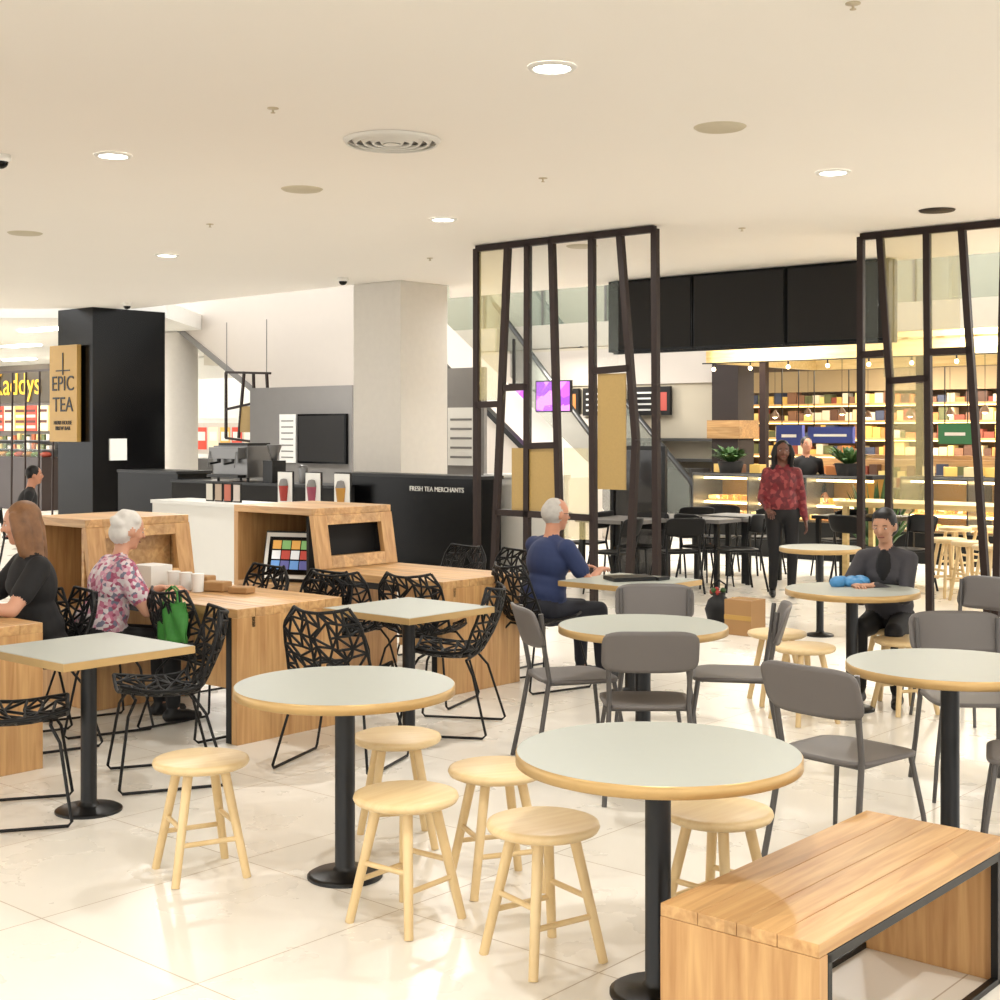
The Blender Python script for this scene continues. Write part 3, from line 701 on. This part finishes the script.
# green tote hung over the chair back: two soft sheets, creased, with handles
M_gb=mat('green_bag',(50,120,44),.65,noise=.3,scale=16)
b=MB()
for sgn in (-1,1):
    def gf(u,v,sgn=sgn): return (u*.12*(1-.1*v),sgn*(.035*(1-u*u)*(1-.5*(v+1)/2)+.004)+.012*math.sin(7*u+3*v),.11+v*.11-.012*abs(math.sin(4*u)))
    b.sheet(gf,14,10,.004,M_gb)
    b.tube([(-.06,sgn*.012,.21),(-.05,sgn*.01,.27),(0,sgn*.01,.30),(.05,sgn*.01,.27),(.06,sgn*.012,.21)],.006,M_gb)
hx,hy=X(203,8.1),8.1; fx_,fy_=.65,.76
b.obj('green_tote_bag',(hx-fx_*.33+.10,hy-fy_*.33-.0,.565),face(.6,.7))
# ---------------------------------------------------------------- people
def nrm(v): return v.normalized()
def ik(S,T,a,b_,pole):
    n=T-S; d=n.length; n=n/d; d=min(d,(a+b_)*.998)
    k=(a*a+d*d-b_*b_)/(2*d); hgt=math.sqrt(max(0,a*a-k*k)); pl=pole-n*pole.dot(n); pl.normalize()
    return S+n*k+pl*hgt, S+n*d
def person(name,loc,rz,sit=True,seat=.46,lean=.12,hands=None,top=None,bottom=None,skin=None,hair=None,shoes=None,sleeve='short',
           style='short',yaw=0,pitch=0,scale=1.,male=True,vox=.011,feet=None,bulk=1.0,side=0.,glasses=False,skirt=False,inner=None):
    caps=[];ells=[]
    def cap(p,q,r0,r1,m): caps.append((Vector(p),Vector(q),r0,r1,m))
    def ell(c,r,m,R=None): ells.append((Vector(c),Vector(r),R if R is not None else Matrix.Identity(3),m))
    hz=seat+.085 if sit else .90
    P=Vector((0,0,hz)); sv=nrm(Vector((side,math.sin(lean),math.cos(lean))))
    W=P+sv*.16; C=P+sv*.34; NB=P+sv*.49
    sw=.19 if male else .155
    fx=Vector((1,0,0)); Rt=Vector((0,0,1)).rotation_difference(sv).to_matrix()
    ell(P+Vector((0,-.01,.0)),(.168*bulk,.13*bulk,.12),bottom,Rt); ell(W+Vector((0,.01,0)),(.145*bulk,.115*bulk,.14),top,Rt)
    ell(C,(.165*(1.04 if male else .93)*bulk,.118*bulk,.17),top,Rt)
    if not male: ell(C+Rt@Vector((0,.07,.0)),(.125,.07,.07),top,Rt)
    if inner: ell(C+Rt@Vector((0,.085,.06)),(.05,.065,.13),inner,Rt)
    ell(P+sv*.1,(.16*bulk,.128*bulk,.11),top,Rt)
    SL=P+sv*.435-fx*sw; SR=P+sv*.435+fx*sw
    cap(SL+fx*.02,NB-sv*.02-fx*.03,.060,.058,top); cap(SR-fx*.02,NB-sv*.02+fx*.03,.060,.058,top)
    hd=nrm(sv*.5+Vector((0,.25*math.sin(pitch+.3),.8))); HCn=NB+hd*.175+Vector((0,.015,0))
    cap(NB-sv*.03,NB+hd*.1,.056 if male else .048,.052 if male else .045,skin)
    Rh=Matrix.Rotation(yaw,3,'Z')@Matrix.Rotation(-pitch,3,'X')
    def h(x,y,z): return HCn+Rh@Vector((x,y,z))
    ell(h(0,0,.02),(.074,.092,.095),skin,Rh); ell(h(0,.028,-.045),(.054,.06,.068) if male else (.048,.056,.064),skin,Rh); ell(h(0,.055,-.085),(.03,.03,.025) if male else (.024,.027,.022),skin,Rh)
    cap(h(0,.088,.015),h(0,.106,-.018),.009,.014,skin)
    for s in (-1,1):
        ell(h(s*.076,.0,-.005),(.012,.02,.03),skin,Rh); ell(h(s*.035,.062,-.02),(.024,.022,.022),skin,Rh)
    hm=hair
    if style=='balding':
        ell(h(0,-.026,.012),(.083,.088,.088),hm,Rh); ell(h(0,-.02,.05),(.066,.075,.068),hm,Rh)
    else:
        ell(h(0,-.016,.035),(.084,.094,.092),hm,Rh)
        if style=='curly':
            r2=random.Random(4)
            for i in range(26):
                a=r2.uniform(0,6.28); e=r2.uniform(.0,1.4); v=Vector((math.cos(a)*math.cos(e)*.084,math.sin(a)*math.cos(e)*.09-.02,math.sin(e)*.085+.02))
                if v.y>.045 and v.z<.07: continue
                ell(HCn+Rh@v,(.028,.028,.026),hm)
            ell(h(0,-.045,-.02),(.085,.07,.075),hm,Rh)
        if style in('long','bob'):
            ln=-.15 if style=='long' else -.1
            r2=random.Random(9)
            for x,y in ((-.07,-.01),(.07,-.01),(-.045,-.06),(.045,-.06),(0,-.075),(-.078,.03),(.078,.03)):
                m1=h(x*1.2+r2.uniform(-.012,.012),y-.01,-.03); e1=h(x*1.1+r2.uniform(-.02,.02),y-.015,ln-r2.uniform(0,.05))
                cap(h(x,y,.05),m1,.028,.032,hm); cap(m1,e1,.032,.02,hm)
        if style=='tied':
            ell(h(0,-.1,-.02),(.045,.045,.05),hm,Rh); ell(h(0,.012,.08),(.072,.066,.038),hm,Rh)
            ell(h(0,-.045,-.02),(.084,.06,.075),hm,Rh)
    if hands is None: hands=[(-.26,.05,hz-.06),(.26,.05,hz-.06)]
    sd=[]
    for k,(S,T) in enumerate(((SL,Vector(hands[0])),(SR,Vector(hands[1])))):
        s=-1 if k==0 else 1
        E,Wr=ik(S,T,.285,.25,Vector((s*.75,-.35,-1)) if sit else Vector((s*.3,-1,-.2)))
        if sleeve=='short':
            mid=S+(E-S)*.62; cap(S,mid,.06*bulk,.056*bulk,top); cap(mid,E,.043*bulk,.038,skin); cap(E,Wr,.038,.025,skin)
        else:
            cap(S,E,.056*bulk,.046*bulk,top); cap(E,E+(Wr-E)*.94,.045,.034,top); cap(E+(Wr-E)*.8,Wr,.026,.025,skin)
        fd=nrm(Wr-E)
        if T.z>.6 and sit: fd=nrm(Vector((fd.x,fd.y,fd.z*.15)))
        sdv=nrm(fd.cross(Vector((0,0,1)))) if abs(fd.z)<.9 else Vector((0,1,0))
        upv=nrm(sdv.cross(fd))
        pc=Wr+fd*.05
        Rm=Matrix((sdv,fd,upv)).transposed(); ell(pc,(.042,.052,.017),skin,Rm); sd.append((Wr,fd,sdv,upv,s))
    for k,s in enumerate((-1,1)):
        hip=P+Vector((s*.092,0,-.02))
        if sit:
            ft=Vector(feet[k]) if feet else Vector((s*.12,.44,0))
            an=Vector((ft.x,ft.y,.09)); K,_=ik(hip,an,.43,.42,Vector((0,.7,1)))
            an=K+nrm(an-K)*min((an-K).length,.43)
        else:
            ft=Vector(feet[k]) if feet else Vector((s*.1,0,0)); an=Vector((ft.x,ft.y,.09)); K,_=ik(hip,an,.41,.405,Vector((0,1,0)))
        cap(hip,K,.088*bulk,.062,bottom)
        if skirt: cap(K,K+(an-K)*.5,.06,.055,bottom); cap(K+(an-K)*.5,an,.045,.035,skin)
        else: cap(K,K+(an-K)*.45,.062,.056,bottom); cap(K+(an-K)*.45,K+(an-K)*.93,.056,.046,bottom); cap(K+(an-K)*.9,an,.036,.036,skin)
        fo=Vector((s*.12,1,0)).normalized()
        cap(Vector((an.x,an.y-.03,.042)),Vector((an.x,an.y,.04))+fo*.09,.040,.036,shoes); cap(Vector((an.x,an.y,.036))+fo*.06,Vector((an.x,an.y,.033))+fo*.15,.036,.03,shoes)
        cap(an,Vector((an.x,an.y-.01,.05)),.036,.036,shoes)
    tmp=MB()
    for p,q,r0,r1,m in caps:
        n=12
        if (q-p).length>1e-5: tmp.tube([p,q],r0,m,n,r1)
        tmp.sph(p,r0,m,n,8); tmp.sph(q,r1,m,n,8)
    for c,r,R,m in ells: tmp.sph(c,r,m,18,12,R)
    me=bpy.data.meshes.new('tmp'); me.from_pydata(tmp.v,[],tmp.f)
    bm=bmesh.new(); bm.from_mesh(me); bmesh.ops.recalc_face_normals(bm,faces=bm.faces); bm.to_mesh(me); bm.free()
    ob=bpy.data.objects.new('tmp',me); bpy.context.collection.objects.link(ob)
    rm=ob.modifiers.new('r','REMESH'); rm.mode='VOXEL'; rm.voxel_size=vox
    sm=ob.modifiers.new('s','SMOOTH'); sm.factor=.5; sm.iterations=3
    dg=bpy.context.evaluated_depsgraph_get(); dg.update()
    m2=bpy.data.meshes.new_from_object(ob.evaluated_get(dg)); bpy.data.objects.remove(ob)
    nf=len(m2.polygons); cs=np.empty(nf*3); m2.polygons.foreach_get('center',cs); cs=cs.reshape(-1,3)
    mats=[]; best=np.full(nf,1e9); idx=np.zeros(nf,int)
    for p,q,r0,r1,m in caps:
        if m not in mats: mats.append(m)
        a=np.array(p); d=np.array(q-p); L_=max(1e-9,(d*d).sum()); tt=np.clip(((cs-a)@d)/L_,0,1)
        ds=np.linalg.norm(cs-(a+tt[:,None]*d),axis=1)-(r0+(r1-r0)*tt)
        k=ds<best; best[k]=ds[k]; idx[k]=mats.index(m)
    for c,r,R,m in ells:
        if m not in mats: mats.append(m)
        lc=(cs-np.array(c))@np.array(R); rr_=np.array(r); q=np.linalg.norm(lc/rr_,axis=1); ds=(q-1)*np.linalg.norm(lc,axis=1)/np.maximum(q,1e-6)
        k=ds<best; best[k]=ds[k]; idx[k]=mats.index(m)
    B=MB(); B.mats=list(mats)
    B.v=[tuple(v.co) for v in m2.vertices]; B.f=[list(p.vertices) for p in m2.polygons]; B.m=[int(i) for i in idx]; B.sm=[True]*nf
    bpy.data.meshes.remove(m2)
    M_eye=mat('eye_white',(190,182,174),.3); M_iris=mat('eye_dark',(30,20,16),.3); M_lip=mat('lips',(130,72,62),.5)
    for s in (-1,1):
        B.sph(h(s*.03,.077,.008),(.012,.009,.0050),M_eye,10,6,Rh); B.sph(h(s*.03,.084,.008),(.005,.003,.0048),M_iris,8,5,Rh)
        B.tube([h(s*.016,.089,.029),h(s*.032,.087,.032),h(s*.046,.077,.027)],.0022,hair,6)
    B.tube([h(-.022,.083,-.053),h(0,.090,-.052),h(.022,.083,-.053)],.0045,M_lip,8)
    if glasses:
        for s in (-1,1):
            B.tube([h(s*.032+.022*math.cos(a),.1,.008+.017*math.sin(a)) for a in [i*math.pi/5 for i in range(11)]],.002,M_black,5); B.tube([h(s*.054,.1,.012),h(s*.079,.02,.012)],.002,M_black,5)
    for Wr,fd,sdv,upv,s in sd:
        pc=Wr+fd*.085
        for i,(o_,ln) in enumerate(((-.029,.062),(-.010,.075),(.010,.07),(.028,.055))):
            p0=pc+sdv*o_*1.0; p1=p0+nrm(fd+sdv*o_*2-upv*.15)*ln*.45; p2=p1+nrm(fd-upv*.55)*ln*.33; p3=p2+nrm(fd-upv*1.1)*ln*.27
            B.tube([p0-fd*.02,p0,p1,p2,p3],.0088,skin,8,.0065); B.sph(p3,.0066,skin,8,5)
        tS=-s
        q0=Wr+fd*.025+sdv*(tS*.03); q1=q0+nrm(fd*.7+sdv*tS*.8-upv*.2)*.038; q2=q1+nrm(fd-upv*.3+sdv*tS*.1)*.03
        B.tube([q0-sdv*tS*.01,q0,q1,q2],.011,skin,8,.008); B.sph(q2,.008,skin,8,5)
    o=B.obj(name,(loc[0],loc[1],0),rz,recalc=False); o.scale=(scale,)*3
    return o
S_f=mat('skin_fair',(194,144,118),.55); S_m=mat('skin_tan',(178,124,96),.55); S_d=mat('skin_deep',(98,60,44),.55); S_a=mat('skin_olive',(176,130,102),.55)
C_nav=mat('navy_shirt',(28,42,80),.8,noise=.15,scale=8); C_blk=mat('black_cloth',(17,16,18),.85,noise=.2); C_jean=mat('dark_trousers',(24,26,36),.85); C_char=mat('charcoal_jacket',(56,54,58),.85,noise=.15)
C_flor=spots('floral_blouse',[(200,172,178),(176,100,126),(206,198,200),(112,112,130),(192,138,156),(202,190,192),(148,70,96)],44)
C_red=spots('red_floral_top',[(110,26,34),(88,18,26),(138,56,56),(104,32,36)],26)
H_w=mat('white_hair',(204,200,194),.8,noise=.12,scale=40); H_g=mat('grey_hair',(168,163,156),.8,noise=.2,scale=40); H_b=mat('light_brown_hair',(116,80,50),.6,noise=.6,scale=22); H_k=mat('black_hair',(15,12,11),.5,spec=.3)
Sh=mat('black_shoes',(15,14,15),.5)
ml=(X(542,9.55),9.55); fa=face(.82,.57)
person('seated_elderly_man',ml,fa,True,.455,.17,[(-.14,.42,.80),(.15,.40,.80)],C_nav,C_jean,S_m,H_g,Sh,'short','balding',yaw=-.15,pitch=.1,scale=.97,glasses=True,bulk=1.15)
inst(LC,'black_lattice_chair',(ml[0]-.03,ml[1]-.03),fa)
gl=(X(96,8.2),8.2); fa=face(.85,.55)
person('seated_elderly_woman',gl,fa,True,.455,.3,[(-.14,.46,.80),(.14,.42,.80)],C_flor,C_blk,S_f,H_w,Sh,'short','curly',yaw=.0,pitch=.25,scale=.97,male=False,bulk=1.22)
inst(LC,'black_lattice_chair',gl,fa)
wl=(X(40,7.75),7.75); fa=face(-.8,-.55)
person('seated_woman',wl,fa,True,.455,.12,[(-.2,.46,.80),(.12,.44,.80)],C_blk,C_blk,S_f,H_b,Sh,'short','long',yaw=-.35,pitch=.15,scale=1.02,male=False,bulk=1.1)
inst(LC,'black_lattice_chair',wl,fa)
rl_=(X(890,9.15),9.15); fa=face(-.45,-.88)
person('seated_woman',rl_,fa,True,.455,.28,[(.02,.42,.80),(.14,.44,.80)],C_char,C_blk,S_a,H_k,Sh,'long','tied',yaw=-.1,pitch=.25,scale=.95,male=False,feet=[(-.12,.36,0),(.13,.34,0)],bulk=1.05,inner=C_blk)
inst(ST,'wooden_stool',rl_,.2)
person('standing_woman',(X(782,14.6),14.6),face(-.05,-1),False,lean=.0,hands=[(-.24,.06,.83),(.18,.22,.95)],top=C_red,bottom=C_blk,skin=S_d,hair=H_k,shoes=Sh,sleeve='long',style='long',scale=.97,male=False,vox=.014,bulk=1.1)
person('standing_man',(X(806,19.2),19.2),face(.1,-1),False,lean=.0,hands=[(-.24,.1,.9),(.24,.1,.9)],top=C_blk,bottom=C_blk,skin=S_m,hair=H_k,shoes=Sh,sleeve='long',scale=.98,vox=.018)
person('standing_man',(X(497,22.6),22.6),face(-.2,1),False,lean=.0,hands=[(-.24,.1,.9),(.24,.1,.9)],top=C_blk,bottom=C_blk,skin=S_m,hair=H_k,shoes=Sh,sleeve='long',scale=.97,vox=.018)
pl=(X(20,17),17)
person('seated_man',pl,face(.9,.3),True,.455,.25,None,C_blk,C_blk,S_m,H_k,Sh,'long','short',vox=.016)
inst(BC,'black_cafe_chair',pl,face(.9,.3))
